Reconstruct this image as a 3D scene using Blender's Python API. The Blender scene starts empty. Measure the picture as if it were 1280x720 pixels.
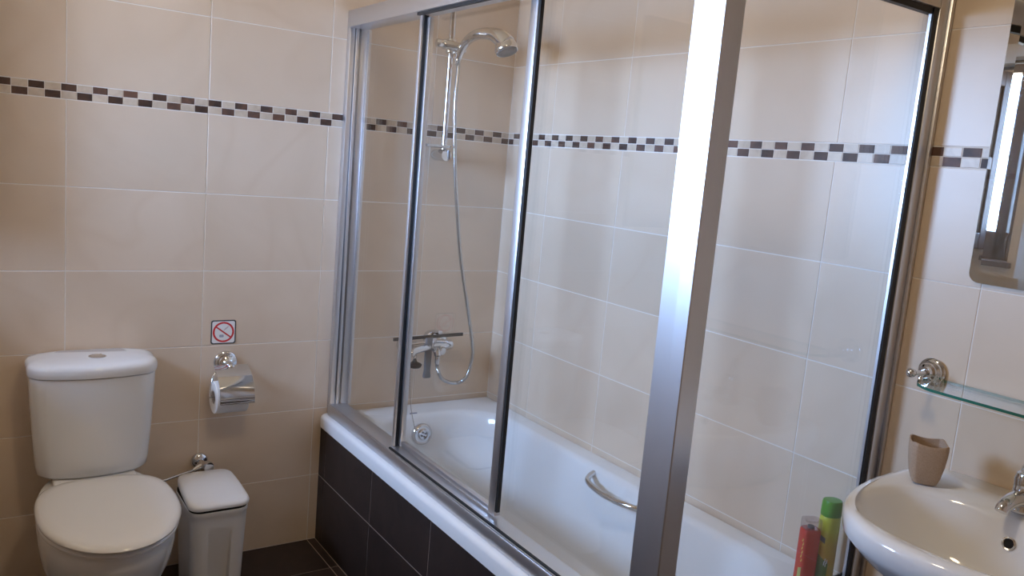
import bpy, bmesh, math, random
from mathutils import Vector, Matrix
random.seed(7)
sc = bpy.context.scene
C = sc.collection

# ------------------------------------------------------------------ camera
def aim(yaw, pitch, roll):
    cy, sy, cp, sp = math.cos(yaw), math.sin(yaw), math.cos(pitch), math.sin(pitch)
    f = Vector((sy*cp, cy*cp, sp)); r = Vector((cy, -sy, 0)); u = r.cross(f)
    cr, sr = math.cos(roll), math.sin(roll)
    r2 = cr*r + sr*u; u2 = -sr*r + cr*u
    return Matrix((r2, u2, -f)).transposed()
cam = bpy.data.objects.new('camera', bpy.data.cameras.new('camera'))
C.objects.link(cam)
cam.data.sensor_fit = 'HORIZONTAL'; cam.data.sensor_width = 36.0
cam.data.lens = 1028.694/1280*36
cam.data.clip_start = 0.02
cam.matrix_world = Matrix.Translation((-1.79690, -2.73306, 1.42428)) @ aim(0.601036, -0.148210, 0.0867114).to_4x4()
sc.camera = cam

# ------------------------------------------------------------------ world: bright overcast daylight
w = bpy.data.worlds.new('daylight'); sc.world = w; w.use_nodes = True
wt = w.node_tree; bg = wt.nodes['Background']
geo = wt.nodes.new('ShaderNodeNewGeometry'); sxyz = wt.nodes.new('ShaderNodeSeparateXYZ'); ramp = wt.nodes.new('ShaderNodeValToRGB')
mrw = wt.nodes.new('ShaderNodeMapRange'); mrw.inputs['From Min'].default_value = -1; mrw.inputs['From Max'].default_value = 1
tcw = wt.nodes.new('ShaderNodeTexCoord')
wt.links.new(tcw.outputs['Generated'], sxyz.inputs[0]); wt.links.new(sxyz.outputs[2], mrw.inputs['Value'])
wt.links.new(mrw.outputs[0], ramp.inputs['Fac']); wt.links.new(ramp.outputs[0], bg.inputs[0])
ramp.color_ramp.elements[0].position = 0.44; ramp.color_ramp.elements[0].color = (0.27, 0.245, 0.20, 1)     # sunlit ground
ramp.color_ramp.elements[1].position = 0.485; ramp.color_ramp.elements[1].color = (0.385, 0.595, 1.0, 1)      # hazy sky
bg.inputs[1].default_value = 58.0
# room dimensions: back wall Y=0 (toilet), right wall X=0 (bath, basin), left wall with the window, front wall behind the camera
XL, YF, H = -2.15, -3.30, 2.42
WY0, WY1, WZ0, WZ1 = -0.92, -0.14, 1.18, 2.08       # window opening in the left wall
pd = bpy.data.lights.new('window_portal', 'AREA'); pd.shape = 'RECTANGLE'
pd.size = WY1-WY0; pd.size_y = WZ1-WZ0; pd.cycles.is_portal = True
po = bpy.data.objects.new('window_portal', pd); C.objects.link(po)
po.matrix_world = Matrix.Translation((XL-0.205, (WY0+WY1)/2, (WZ0+WZ1)/2)) @ Matrix(((0,0,-1),(1,0,0),(0,-1,0))).to_4x4()
vs = sc.view_settings
vs.view_transform = 'Standard'; vs.look = 'None'; vs.gamma = 1.0; vs.exposure = 0.13; vs.use_curve_mapping = False
sc.cycles.max_bounces = 14; sc.cycles.diffuse_bounces = 8; sc.cycles.glossy_bounces = 6
sc.cycles.transparent_max_bounces = 24

# ------------------------------------------------------------------ materials
M = {}
def mat(name, col, rough=0.5, metal=0.0, spec=0.5, coat=0.0):
    m = bpy.data.materials.new(name); m.use_nodes = True
    b = m.node_tree.nodes['Principled BSDF']
    b.inputs['Base Color'].default_value = (*col, 1)
    b.inputs['Roughness'].default_value = rough
    b.inputs['Metallic'].default_value = metal
    b.inputs['Specular IOR Level'].default_value = spec
    b.inputs['Coat Weight'].default_value = coat
    b.inputs['Coat Roughness'].default_value = 0.05
    M[name] = m
    return m
def nd(m, kind, **kw):
    n = m.node_tree.nodes.new(kind)
    for k, v in kw.items(): setattr(n, k, v)
    return n
def ln(m, a, b): m.node_tree.links.new(a, b)
def bs(m): return m.node_tree.nodes['Principled BSDF']

def stone(name, c1, c2, c3, rough, scale, var, spec=0.5):
    """tile glaze with soft marbling that differs from tile to tile"""
    m = mat(name, c1, rough, 0, spec)
    tc = nd(m, 'ShaderNodeTexCoord'); oi = nd(m, 'ShaderNodeObjectInfo')
    add = nd(m, 'ShaderNodeVectorMath', operation='MULTIPLY_ADD')
    comb = nd(m, 'ShaderNodeCombineXYZ')
    for i in range(3): ln(m, oi.outputs['Random'], comb.inputs[i])
    add.inputs[1].default_value = (1, 1, 1)
    sc_ = nd(m, 'ShaderNodeVectorMath', operation='SCALE'); sc_.inputs[3].default_value = 37.0
    ln(m, comb.outputs[0], sc_.inputs[0]); ln(m, tc.outputs['Object'], add.inputs[0]); ln(m, sc_.outputs[0], add.inputs[2])
    n1 = nd(m, 'ShaderNodeTexNoise'); n1.inputs['Scale'].default_value = scale; n1.inputs['Detail'].default_value = 5
    n1.inputs['Distortion'].default_value = 1.2
    ln(m, add.outputs[0], n1.inputs['Vector'])
    r1 = nd(m, 'ShaderNodeValToRGB')
    r1.color_ramp.elements[0].position = 0.36; r1.color_ramp.elements[0].color = (*c2, 1)
    r1.color_ramp.elements[1].position = 0.60; r1.color_ramp.elements[1].color = (*c1, 1)
    ln(m, n1.outputs['Fac'], r1.inputs['Fac'])
    n2 = nd(m, 'ShaderNodeTexNoise'); n2.inputs['Scale'].default_value = scale*0.7; n2.inputs['Detail'].default_value = 1.5
    n2.inputs['Distortion'].default_value = 1.2
    ln(m, add.outputs[0], n2.inputs['Vector'])
    r2 = nd(m, 'ShaderNodeValToRGB')
    for p, v in ((0.44, 0), (0.5, 1), (0.56, 0)):
        e = r2.color_ramp.elements.new(p); e.color = (v, v, v, 1)
    r2.color_ramp.elements[0].color = (0,0,0,1); r2.color_ramp.elements[-1].color = (0,0,0,1)
    ln(m, n2.outputs['Fac'], r2.inputs['Fac'])
    f = nd(m, 'ShaderNodeMath', operation='MULTIPLY'); f.inputs[1].default_value = 0.22
    ln(m, r2.outputs[0], f.inputs[0])
    mx = nd(m, 'ShaderNodeMix', data_type='RGBA'); ln(m, f.outputs[0], mx.inputs['Factor'])
    ln(m, r1.outputs[0], mx.inputs['A']); mx.inputs['B'].default_value = (*c3, 1)
    # whole-tile tone
    hv = nd(m, 'ShaderNodeHueSaturation'); mr = nd(m, 'ShaderNodeMapRange')
    mr.inputs['To Min'].default_value = 1-var; mr.inputs['To Max'].default_value = 1+var
    ln(m, oi.outputs['Random'], mr.inputs['Value']); ln(m, mr.outputs[0], hv.inputs['Value'])
    ln(m, mx.outputs['Result'], hv.inputs['Color']); ln(m, hv.outputs[0], bs(m).inputs['Base Color'])
    return m
stone('cream_tile', (0.70, 0.575, 0.45), (0.665, 0.54, 0.415), (0.60, 0.46, 0.33), 0.33, 2.4, 0.02)
stone('brown_tile', (0.040, 0.026, 0.022), (0.032, 0.021, 0.018), (0.05, 0.034, 0.028), 0.5, 9, 0.08, 0.3)
stone('mosaic_dark', (0.11, 0.058, 0.040), (0.05, 0.034, 0.03), (0.19, 0.10, 0.06), 0.5, 14, 0.40, 0.35)
stone('mosaic_light', (0.66, 0.56, 0.45), (0.58, 0.48, 0.37), (0.42, 0.32, 0.24), 0.35, 18, 0.08)
mat('grout', (0.82, 0.78, 0.74), 0.85)
mat('brown_grout', (0.42, 0.34, 0.29), 0.9)
mat('blocker_render', (0.26, 0.24, 0.22), 0.9)  # dark surface of the light blockers added outside
mat('plaster', (0.80, 0.74, 0.66), 0.9)
mat('ceramic', (0.76, 0.77, 0.785), 0.09, coat=0.3)
mat('enamel', (0.80, 0.82, 0.84), 0.10, coat=0.3)
mat('seat_plastic', (0.76, 0.765, 0.775), 0.16)
mat('bin_plastic', (0.76, 0.76, 0.765), 0.33)
mat('paper', (0.86, 0.85, 0.83), 0.95, spec=0.1)
mat('cardboard', (0.55, 0.5, 0.48), 0.9)
mat('black_rubber', (0.008, 0.008, 0.009), 0.5)
mat('shade_black', (0.006, 0.006, 0.006), 0.9)  # near-black paint standing in for shade in gap, slot and hole
mat('chrome', (0.70, 0.71, 0.73), 0.06, 1.0)
mat('grey_plastic', (0.14, 0.14, 0.15), 0.4)
mat('white_print', (0.82, 0.82, 0.82), 0.5)
mat('red_print', (0.62, 0.03, 0.035), 0.5)
mat('dark_print', (0.05, 0.055, 0.06), 0.5)
mat('grey_print', (0.36, 0.36, 0.46), 0.5)
mat('pink_print', (0.60, 0.47, 0.50), 0.5)
mat('blue_print', (0.20, 0.24, 0.38), 0.4)
mat('wood', (0.055, 0.030, 0.024), 0.4)
mat('mirror_silver', (0.83, 0.85, 0.84), 0.012, 1.0)
mat('mirror_edge', (0.10, 0.13, 0.12), 0.2)
mat('green_cap', (0.07, 0.30, 0.015), 0.35)
mat('yellow_print', (0.75, 0.62, 0.10), 0.4)
mat('leaf_print', (0.11, 0.22, 0.04), 0.4)
mat('slate_print', (0.09, 0.11, 0.13), 0.4)
mat('floral_print', (0.45, 0.48, 0.15), 0.4)
mat('fill_lamp_white', (0.85, 0.84, 0.82), 0.5)
# brushed aluminium: fine streaks along the profile
m = mat('aluminium', (0.68, 0.68, 0.70), 0.30, 1.0)
tc = nd(m, 'ShaderNodeTexCoord'); mp = nd(m, 'ShaderNodeMapping'); mp.inputs['Scale'].default_value = (300, 300, 2)
nz = nd(m, 'ShaderNodeTexNoise'); nz.inputs['Scale'].default_value = 3
mr = nd(m, 'ShaderNodeMapRange'); mr.inputs['To Min'].default_value = 0.32; mr.inputs['To Max'].default_value = 0.42
ln(m, tc.outputs['Object'], mp.inputs[0]); ln(m, mp.outputs[0], nz.inputs['Vector']); ln(m, nz.outputs['Fac'], mr.inputs['Value']); ln(m, mr.outputs[0], bs(m).inputs['Roughness'])
# cup: fine speckled sandstone resin
m = mat('sandstone', (0.42, 0.30, 0.21), 0.6)
nz = nd(m, 'ShaderNodeTexNoise'); nz.inputs['Scale'].default_value = 420; rp = nd(m, 'ShaderNodeValToRGB')
rp.color_ramp.elements[0].position = .35; rp.color_ramp.elements[0].color = (0.39, 0.275, 0.19, 1); rp.color_ramp.elements[1].position = .65; rp.color_ramp.elements[1].color = (0.45, 0.325, 0.23, 1)
tc = nd(m, 'ShaderNodeTexCoord'); ln(m, tc.outputs['Object'], nz.inputs['Vector']); ln(m, nz.outputs['Fac'], rp.inputs['Fac']); ln(m, rp.outputs[0], bs(m).inputs['Base Color'])
# shower hose: spiral-wound chrome
m = mat('hose_metal', (0.55, 0.56, 0.57), 0.25, 1.0)
# yellow shampoo bottle: printed colour change from yellow to warm orange round the middle
m = mat('yellow_bottle', (0.55, 0.52, 0.03), 0.28)
tc = nd(m, 'ShaderNodeTexCoord'); sp = nd(m, 'ShaderNodeSeparateXYZ'); rp = nd(m, 'ShaderNodeValToRGB')
mr = nd(m, 'ShaderNodeMapRange'); mr.inputs['From Min'].default_value = 0.0; mr.inputs['From Max'].default_value = 0.17
rp.color_ramp.elements[0].color = (0.50, 0.42, 0.02, 1); rp.color_ramp.elements[1].color = (0.56, 0.60, 0.05, 1)
for p, c in ((0.40, (0.60, 0.36, 0.03, 1)), (0.62, (0.60, 0.42, 0.03, 1)), (0.85, (0.56, 0.58, 0.04, 1))):
    e = rp.color_ramp.elements.new(p); e.color = c
ln(m, tc.outputs['Object'], sp.inputs[0]); ln(m, sp.outputs[2], mr.inputs['Value']); ln(m, mr.outputs[0], rp.inputs['Fac']); ln(m, rp.outputs[0], bs(m).inputs['Base Color'])
m = mat('red_bottle', (0.56, 0.035, 0.02), 0.15, coat=0.3)

def glass(name, tint, edge_tint=None, f0=0.04):
    m = bpy.data.materials.new(name); m.use_nodes = True
    nt = m.node_tree; nt.nodes.clear()
    out = nd(m, 'ShaderNodeOutputMaterial'); mix = nd(m, 'ShaderNodeMixShader')
    tr = nd(m, 'ShaderNodeBsdfTransparent'); tr.inputs[0].default_value = (*tint, 1)
    gl = nd(m, 'ShaderNodeBsdfGlossy'); gl.inputs['Roughness'].default_value = 0.0; gl.inputs[0].default_value = (1,1,1,1)
    lw = nd(m, 'ShaderNodeLayerWeight'); lw.inputs[0].default_value = 0.5
    p = nd(m, 'ShaderNodeMath', operation='POWER'); p.inputs[1].default_value = 5
    q = nd(m, 'ShaderNodeMath', operation='MULTIPLY_ADD'); q.inputs[1].default_value = 1-f0; q.inputs[2].default_value = f0
    ln(m, lw.outputs['Facing'], p.inputs[0]); ln(m, p.outputs[0], q.inputs[0]); ln(m, q.outputs[0], mix.inputs[0])
    ln(m, tr.outputs[0], mix.inputs[1]); ln(m, gl.outputs[0], mix.inputs[2]); ln(m, mix.outputs[0], out.inputs[0])
    M[name] = m
glass('clear_glass', (0.99, 0.995, 0.995))
glass('shelf_glass', (0.93, 0.965, 0.95))
glass('clear_plastic', (0.86, 0.82, 0.82))
m = mat('green_glass_edge', (0.03, 0.17, 0.13), 0.1)

# ------------------------------------------------------------------ mesh helpers
def link(name, bm, material, parent=None, smooth=40, loc=None):
    bmesh.ops.recalc_face_normals(bm, faces=bm.faces[:])
    me = bpy.data.meshes.new(name); bm.to_mesh(me); bm.free()
    mats = material if isinstance(material, (list, tuple)) else [material]
    for x in mats: me.materials.append(M[x])
    if smooth:
        me.shade_smooth(); me.set_sharp_from_angle(angle=math.radians(smooth))
    o = bpy.data.objects.new(name, me); C.objects.link(o)
    if loc is not None: o.location = loc
    if parent is not None: o.parent = parent
    return o
def thing(name, label, cat, loc=(0,0,0), group=None):
    o = bpy.data.objects.new(name, None); C.objects.link(o); o.location = loc
    o.empty_display_size = 0.05
    return tag(o, label, cat, group)
def tag(o, label, cat, group=None):
    o['label'] = label; o['category'] = cat
    if group: o['group'] = group
    return o
def struct(o): o['kind'] = 'structure'; return o
def abox(bm, x0, x1, y0, y1, z0, z1, bev=0.0, seg=2):
    t = bmesh.new()
    bmesh.ops.create_cube(t, size=1)
    bmesh.ops.scale(t, vec=(abs(x1-x0), abs(y1-y0), abs(z1-z0)), verts=t.verts)
    if bev: bmesh.ops.bevel(t, geom=t.edges[:], offset=bev, segments=seg, affect='EDGES', profile=0.5)
    bmesh.ops.translate(t, vec=((x0+x1)/2, (y0+y1)/2, (z0+z1)/2), verts=t.verts)
    return merge(bm, t)
def merge(bm, t, mi=0):
    vm = {v: bm.verts.new(v.co) for v in t.verts}
    for f in t.faces:
        try:
            nf = bm.faces.new([vm[v] for v in f.verts]); nf.material_index = f.material_index or mi
        except ValueError: pass
    t.free(); return bm
def box(x0, x1, y0, y1, z0, z1, bev=0.0, seg=2): return abox(bmesh.new(), x0, x1, y0, y1, z0, z1, bev, seg)
def loft(loops, cap0=True, cap1=True, closed=False, bm=None):
    bm = bm or bmesh.new()
    rings = [[bm.verts.new(p) for p in lp] for lp in loops]
    n = len(rings[0])
    pairs = list(zip(rings, rings[1:])) + ([(rings[-1], rings[0])] if closed else [])
    for a, b in pairs:
        for i in range(n):
            j = (i+1) % n
            bm.faces.new((a[i], a[j], b[j], b[i]))
    if not closed:
        if cap0: bm.faces.new(rings[0][::-1])
        if cap1: bm.faces.new(rings[-1])
    return bm
def basis(axis):
    a = Vector(axis).normalized()
    h = Vector((0,0,1)) if abs(a.z) < 0.9 else Vector((1,0,0))
    u = a.cross(h).normalized(); v = a.cross(u).normalized()
    return a, u, v
def lathe(prof, org, axis, seg=32, bm=None, cap0=True, cap1=True):
    a, u, v = basis(axis); org = Vector(org)
    loops = [[org + a*h + (u*math.cos(2*math.pi*i/seg) + v*math.sin(2*math.pi*i/seg))*max(r, 1e-5) for i in range(seg)] for r, h in prof]
    return loft(loops, cap0, cap1, bm=bm)
def spline(pts, per=8):
    P = [Vector(p) for p in pts]; out = []
    Q = [2*P[0]-P[1]] + P + [2*P[-1]-P[-2]]
    for i in range(1, len(Q)-2):
        p0, p1, p2, p3 = Q[i-1], Q[i], Q[i+1], Q[i+2]
        for k in range(per):
            t = k/per
            out.append(0.5*((2*p1) + (p2-p0)*t + (2*p0-5*p1+4*p2-p3)*t*t + (3*p1-p0-3*p2+p3)*t**3))
    out.append(P[-1]); return out
def tube(pts, rad, seg=12, bm=None, sx=1.0):
    pts = [Vector(p) for p in pts]; n = len(pts)
    R = rad if isinstance(rad, (list, tuple)) else [rad]*n
    if len(R) != n:
        R = [R[min(int(i*(len(R)-1)/(n-1)), len(R)-2)]*(1-(i*(len(R)-1)/(n-1)-min(int(i*(len(R)-1)/(n-1)), len(R)-2))) + R[min(int(i*(len(R)-1)/(n-1)), len(R)-2)+1]*(i*(len(R)-1)/(n-1)-min(int(i*(len(R)-1)/(n-1)), len(R)-2)) for i in range(n)]
    T = [(pts[min(i+1, n-1)]-pts[max(i-1, 0)]).normalized() for i in range(n)]
    _, u, v = basis(T[0]); loops = []
    for i in range(n):
        u = (u - T[i]*u.dot(T[i])).normalized(); v = T[i].cross(u)
        loops.append([pts[i] + (u*math.cos(2*math.pi*k/seg)*sx + v*math.sin(2*math.pi*k/seg))*R[i] for k in range(seg)])
    return loft(loops, bm=bm)
def rrect(w, d, r, n=8):
    """rounded rectangle centred on 0, counter-clockwise, 4*(n+1) points"""
    out = []
    for cx, cy, a0 in ((w/2-r, d/2-r, 0), (-w/2+r, d/2-r, 90), (-w/2+r, -d/2+r, 180), (w/2-r, -d/2+r, 270)):
        for k in range(n+1):
            a = math.radians(a0+90*k/n); out.append((cx+r*math.cos(a), cy+r*math.sin(a)))
    return out
def ball(c, r, bm=None, seg=20, rings=12):
    prof = [(r*math.sin(math.pi*k/rings), -r*math.cos(math.pi*k/rings)) for k in range(rings+1)]
    return lathe(prof, c, (0,0,1), seg, bm)

# ------------------------------------------------------------------ room shell
TW, TH, MZ0, MZ1 = 0.39514, 0.25, 1.5, 1.5446
J = 0.0029          # joint width
PROUD = 0.0022      # tile face above the grout
rows = [(k*TH, (k+1)*TH) for k in range(6)]
z = MZ1
while z < H-0.01:
    rows.append((z, min(z+TH, H))); z += TH

wall_back = struct(link('wall_back', box(XL-0.2, 0.2, 0.0012, 0.15, -0.1, H), 'grout', smooth=0))
wall_right = struct(link('wall_right', box(0.0012, 0.15, YF-0.2, 0.004, -0.1, H), 'grout', smooth=0))
floor = struct(link('floor', box(XL-0.2, 0.15, YF-0.2, 0.15, -0.12, -0.0012), 'brown_grout', smooth=0))
ceiling = struct(link('ceiling', box(XL-0.2, 0.15, YF-0.2, 0.15, H, H+0.12), 'plaster', smooth=0))
wall_front = struct(link('wall_front', box(XL-0.2, 0.2, YF-0.15, YF, -0.1, H), 'cream_tile', smooth=0))
# left wall with the window opening
bm = bmesh.new()
abox(bm, XL-0.2, XL, YF-0.2, WY0, -0.1, H); abox(bm, XL-0.2, XL, WY1, 0.15, -0.1, H)
abox(bm, XL-0.2, XL, WY0, WY1, -0.1, WZ0); abox(bm, XL-0.2, XL, WY0, WY1, WZ1, H)
wall_left = struct(link('wall_left', bm, 'cream_tile', smooth=0))

tile_cache = {}
def slab(sx, sy, depth, material, key, b=0.0006):
    """tile lying in its local XY plane, face at +Z = depth, chamfered edges"""
    k = (round(sx, 4), round(sy, 4), round(depth, 4), material)
    if k not in tile_cache:
        bm = bmesh.new()
        lo = [(-sx/2,-sy/2,0), (sx/2,-sy/2,0), (sx/2,sy/2,0), (-sx/2,sy/2,0)]
        mid = [(x, y, depth-b) for x, y, _ in lo]
        hi = [(x-math.copysign(b, x), y-math.copysign(b, y), depth) for x, y, _ in lo]
        loft([lo, mid, hi], bm=bm)
        me = bpy.data.meshes.new(key); bmesh.ops.recalc_face_normals(bm, faces=bm.faces[:]); bm.to_mesh(me); bm.free()
        me.materials.append(M[material]); tile_cache[k] = me
    return tile_cache[k]
ROT = {'back': Matrix(((1,0,0),(0,0,-1),(0,1,0))).to_euler(),      # local z -> -Y
       'right': Matrix(((0,0,-1),(-1,0,0),(0,1,0))).to_euler(),    # local z -> -X
       'floor': Matrix.Identity(3).to_euler()}
def put_tile(name, face, a0, a1, b0, b1, at, parent, material, depth):
    """a = horizontal range along the wall, b = vertical range; at = plane of the backing"""
    sx, sy = a1-a0-J, b1-b0-J
    if sx < 0.004 or sy < 0.004: return
    o = bpy.data.objects.new(name, slab(sx, sy, depth, material, name)); C.objects.link(o)
    ca, cb = (a0+a1)/2, (b0+b1)/2
    if face == 'back': o.location = (ca, at, cb)
    elif face == 'right': o.location = (at, ca, cb)
    else: o.location = (ca, cb, at)
    o.rotation_euler = ROT[face]; o.parent = parent
    return o
def cells(edges): return list(zip(edges, edges[1:]))
xb = [XL] + [x for x in [-0.73921 + TW*(k-2) for k in range(-2, 5)] if XL+0.01 < x < -0.01] + [0.0]
yb = [0.0] + [y for y in [-0.28111 - TW*k for k in range(9)] if y > YF+0.01] + [YF]
yb = yb[::-1]
D = 0.0012
for z0, z1 in rows:
    for a0, a1 in cells(xb):
        if a0 > -0.8 and z1 < 0.3 and a1 > -0.3: continue          # behind the bath
        put_tile('tile', 'back', a0, a1, z0, z1, 0.0012, wall_back, 'cream_tile', D)
    for a0, a1 in cells(yb):
        if a0 > -1.6 and z1 < 0.3: continue
        put_tile('tile', 'right', a0, a1, z0, z1, 0.0012, wall_right, 'cream_tile', D)
# mosaic border: two staggered courses, dark and light pieces alternating
PIT = TW/9.67; MH = (MZ1-MZ0)/2
Jt = J; J = 0.0020
def mosaic(face, start, stop, parent, PIT):
    k = 0; a = start
    while a > stop:
        lo = max(a-PIT, stop); hi = min(a, -0.0005)
        for r in (0, 1):
            dark = (k + r) % 2 == 0
            put_tile('mosaic_tile', face, lo, hi, MZ0+r*MH+0.0006, MZ0+(r+1)*MH+(0.0006 if r == 0 else -0.0006), 0.0012, parent, 'mosaic_dark' if dark else 'mosaic_light', D)
        a = lo; k += 1
mosaic('back', 0.0074, -2.0, wall_back, 0.0408)
mosaic('right', 0.0078, -2.45, wall_right, 0.04146)
J = Jt
# floor tiles (the joint grid starts at the bath panel)
fx = [-0.709, -0.739, -0.739-TW, -0.739-2*TW, -0.739-3*TW, XL]; fx = fx[::-1]
fy = [0.0, -0.232, -0.232-TW, -0.232-2*TW, -0.232-3*TW, -0.232-4*TW, -0.232-5*TW, -0.232-6*TW, -0.232-7*TW, YF]; fy = fy[::-1]
for a0, a1 in cells(fx):
    for b0, b1 in cells(fy): put_tile('tile', 'floor', a0, a1, b0, b1, -0.0012, floor, 'brown_tile', D)
for a0, a1 in cells([-0.709, -0.709+TW, 0.0]):
    for b0, b1 in cells([YF, YF+TW, YF+2*TW, YF+3*TW, YF+4*TW-0.02]): put_tile('tile', 'floor', a0, a1, b0, b1, -0.0012, floor, 'brown_tile', D)

# window: dark wooden frame in the left wall, plus an added leaf that shades the back wall
win = struct(bpy.data.objects.new('window_1', None)); C.objects.link(win); win.location = (XL, (WY0+WY1)/2, WZ0)
inv = win.location.copy()
def wpart(name, bm, mt, par=None):
    o = link(name, bm, mt, par if par else win, smooth=0)
    if par is None: o.location = -inv
    return o
FX0, FX1 = XL-0.20, XL-0.13
bm = bmesh.new()
abox(bm, FX0, FX1, WY0, WY0+0.075, WZ0, WZ1, 0.003); abox(bm, FX0, FX1, WY0+0.088, WY0+0.137, WZ0, WZ1, 0.003); abox(bm, FX0, FX1, WY1-0.04, WY1, WZ0, WZ1, 0.003)
abox(bm, FX0, FX1, WY0+0.075, WY1-0.04, WZ0, WZ0+0.13, 0.003); abox(bm, FX0, FX1, WY0+0.075, WY1-0.04, WZ1-0.04, WZ1, 0.003)
wpart('window_frame', bm, 'wood')
wpart('window_sill', box(FX1, XL+0.025, WY0-0.02, WY1+0.02, WZ0-0.025, WZ0+0.001, 0.004), 'wood')
# added unseen wooden leaf on the jamb, shades the left of the back wall
bm = bmesh.new(); s0, s1, ya, yc = XL+0.004, XL+0.34, WY1+0.002, WY1+0.034
abox(bm, s0, s0+0.06, ya, yc, WZ0+0.03, WZ1-0.01, 0.003); abox(bm, s1-0.06, s1, ya, yc, WZ0+0.03, WZ1-0.01, 0.003)
for z0_, z1_ in ((WZ0+0.03, WZ0+0.11), (1.60, 1.66), (WZ1-0.08, WZ1-0.01)): abox(bm, s0+0.06, s1-0.06, ya, yc, z0_, z1_, 0.003)
leaf = wpart('shade_leaf', bm, 'wood')
for z0_, z1_ in ((WZ0+0.11, 1.60), (1.66, WZ1-0.08)): wpart('panel', box(s0+0.06, s1-0.06, ya+0.010, yc-0.010, z0_, z1_, 0.002), 'wood', leaf)
# added unseen wall outside, keeps slanting daylight off the back wall
struct(link('light_block_wall', box(XL-1.55, XL-0.2, -1.30, -1.14, -0.5, 3.2), 'blocker_render', smooth=0))

struct(link('light_block_slab', box(XL-1.0, XL-0.2, -1.14, 0.6, 2.20, 2.34), 'blocker_render', smooth=0))  # added unseen slab, blocks steep skylight above the toilet

# added round ceiling light out of view, warm fill for the walls
fill_lamp = thing('ceiling_fill_lamp', 'round white fill light added on the bathroom ceiling, out of view', 'fill_lamp', (-1.15, -1.75, H))
link('fill_lamp_base', lathe([(0.10, -0.001), (0.135, -0.004), (0.14, -0.03), (0.13, -0.036), (0.10, -0.036)], (0, 0, 0), (0, 0, 1), 40), 'fill_lamp_white', fill_lamp)
ld = bpy.data.lights.new('fill_light', 'AREA'); ld.shape = 'DISK'; ld.size = 0.22; ld.energy = 7.2; ld.color = (1.0, 0.80, 0.54)
lo2 = bpy.data.objects.new('fill_light', ld); C.objects.link(lo2); lo2.parent = fill_lamp; lo2.location = (0, 0, -0.040)

# ------------------------------------------------------------------ bath, its tiled panel
PX = -0.709
panel = thing('bath_surround', 'dark brown tiled surround boxing in the white bath', 'bath surround', (PX, -0.85, 0))
po_ = Vector((PX, -0.85, 0))
bd = link('board', box(PX+0.0012, PX+0.02, -1.692, -0.001, 0.0, 0.4325), 'brown_grout', panel, 0); bd.location = -po_
bd = link('board', box(PX+0.02, -0.002, -1.692, -1.677, 0.0, 0.4325), 'brown_grout', panel, 0); bd.location = -po_
ys = [-1.694] + [y for y in [-0.057-TW*k for k in range(6)] if y > -1.69][::-1] + [-0.001]
for a0, a1 in cells(ys):
    for b0, b1 in ((0.0, 0.247), (0.247, 0.4325)):
        o = put_tile('tile', 'right', a0, a1, b0, b1, PX+0.0012, panel, 'brown_tile', 0.0012); o.location -= po_
for a0, a1 in cells([PX+0.005, PX+0.005+TW, -0.002]):
    for b0, b1 in ((0.0, 0.247), (0.247, 0.4325)):
        o = put_tile('tile', 'back', a0, a1, b0, b1, -1.692, panel, 'brown_tile', 0.0012); o.location -= po_

bath = thing('bathtub', 'white enamel bathtub set against the tiled corner', 'bathtub', (-0.36, -0.85, 0.44))
bo = Vector((-0.36, -0.85, 0.44))
BX0, BX1, BY0, BY1, BZ = -0.716, -0.003, -1.700, -0.003, 0.480
NB = 96
def bath_loop(x0, x1, y0, y1, r, z, rn=None):
    cx, cy = (x0+x1)/2, (y0+y1)/2
    return [Vector((cx+p[0], cy+p[1], z)) for p in rrect(x1-x0, y1-y0, r, NB//4-1)]
loops = [
 bath_loop(BX0+0.012, BX1-0.004, BY0+0.012, BY1-0.004, 0.010, 0.4335),
 bath_loop(BX0, BX1, BY0, BY1, 0.012, 0.4335),
 bath_loop(BX0-0.0005, BX1, BY0, BY1, 0.012, BZ-0.014),
 bath_loop(BX0+0.003, BX1-0.001, BY0+0.003, BY1-0.001, 0.012, BZ-0.004),
 bath_loop(BX0+0.012, BX1-0.003, BY0+0.012, BY1-0.003, 0.012, BZ),
 bath_loop(BX0+0.070, BX1-0.055, BY0+0.095, BY1-0.100, 0.190, BZ-0.002),
 bath_loop(BX0+0.080, BX1-0.065, BY0+0.105, BY1-0.110, 0.190, BZ-0.006),
 bath_loop(BX0+0.090, BX1-0.075, BY0+0.120, BY1-0.119, 0.190, BZ-0.022),
 bath_loop(BX0+0.096, BX1-0.082, BY0+0.145, BY1-0.124, 0.195, BZ-0.07),
 bath_loop(BX0+0.108, BX1-0.094, BY0+0.205, BY1-0.137, 0.20, BZ-0.18),
 bath_loop(BX0+0.125, BX1-0.110, BY0+0.28, BY1-0.155, 0.20, BZ-0.28),
 bath_loop(BX0+0.150, BX1-0.135, BY0+0.34, BY1-0.180, 0.195, BZ-0.345),
 bath_loop(BX0+0.190, BX1-0.175, BY0+0.39, BY1-0.225, 0.160, BZ-0.378),
 bath_loop(BX0+0.240, BX1-0.225, BY0+0.45, BY1-0.285, 0.115, BZ-0.388),
]
o = link('tub', loft(loops, False, True), 'enamel', bath, 50); o.location = -bo
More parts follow.
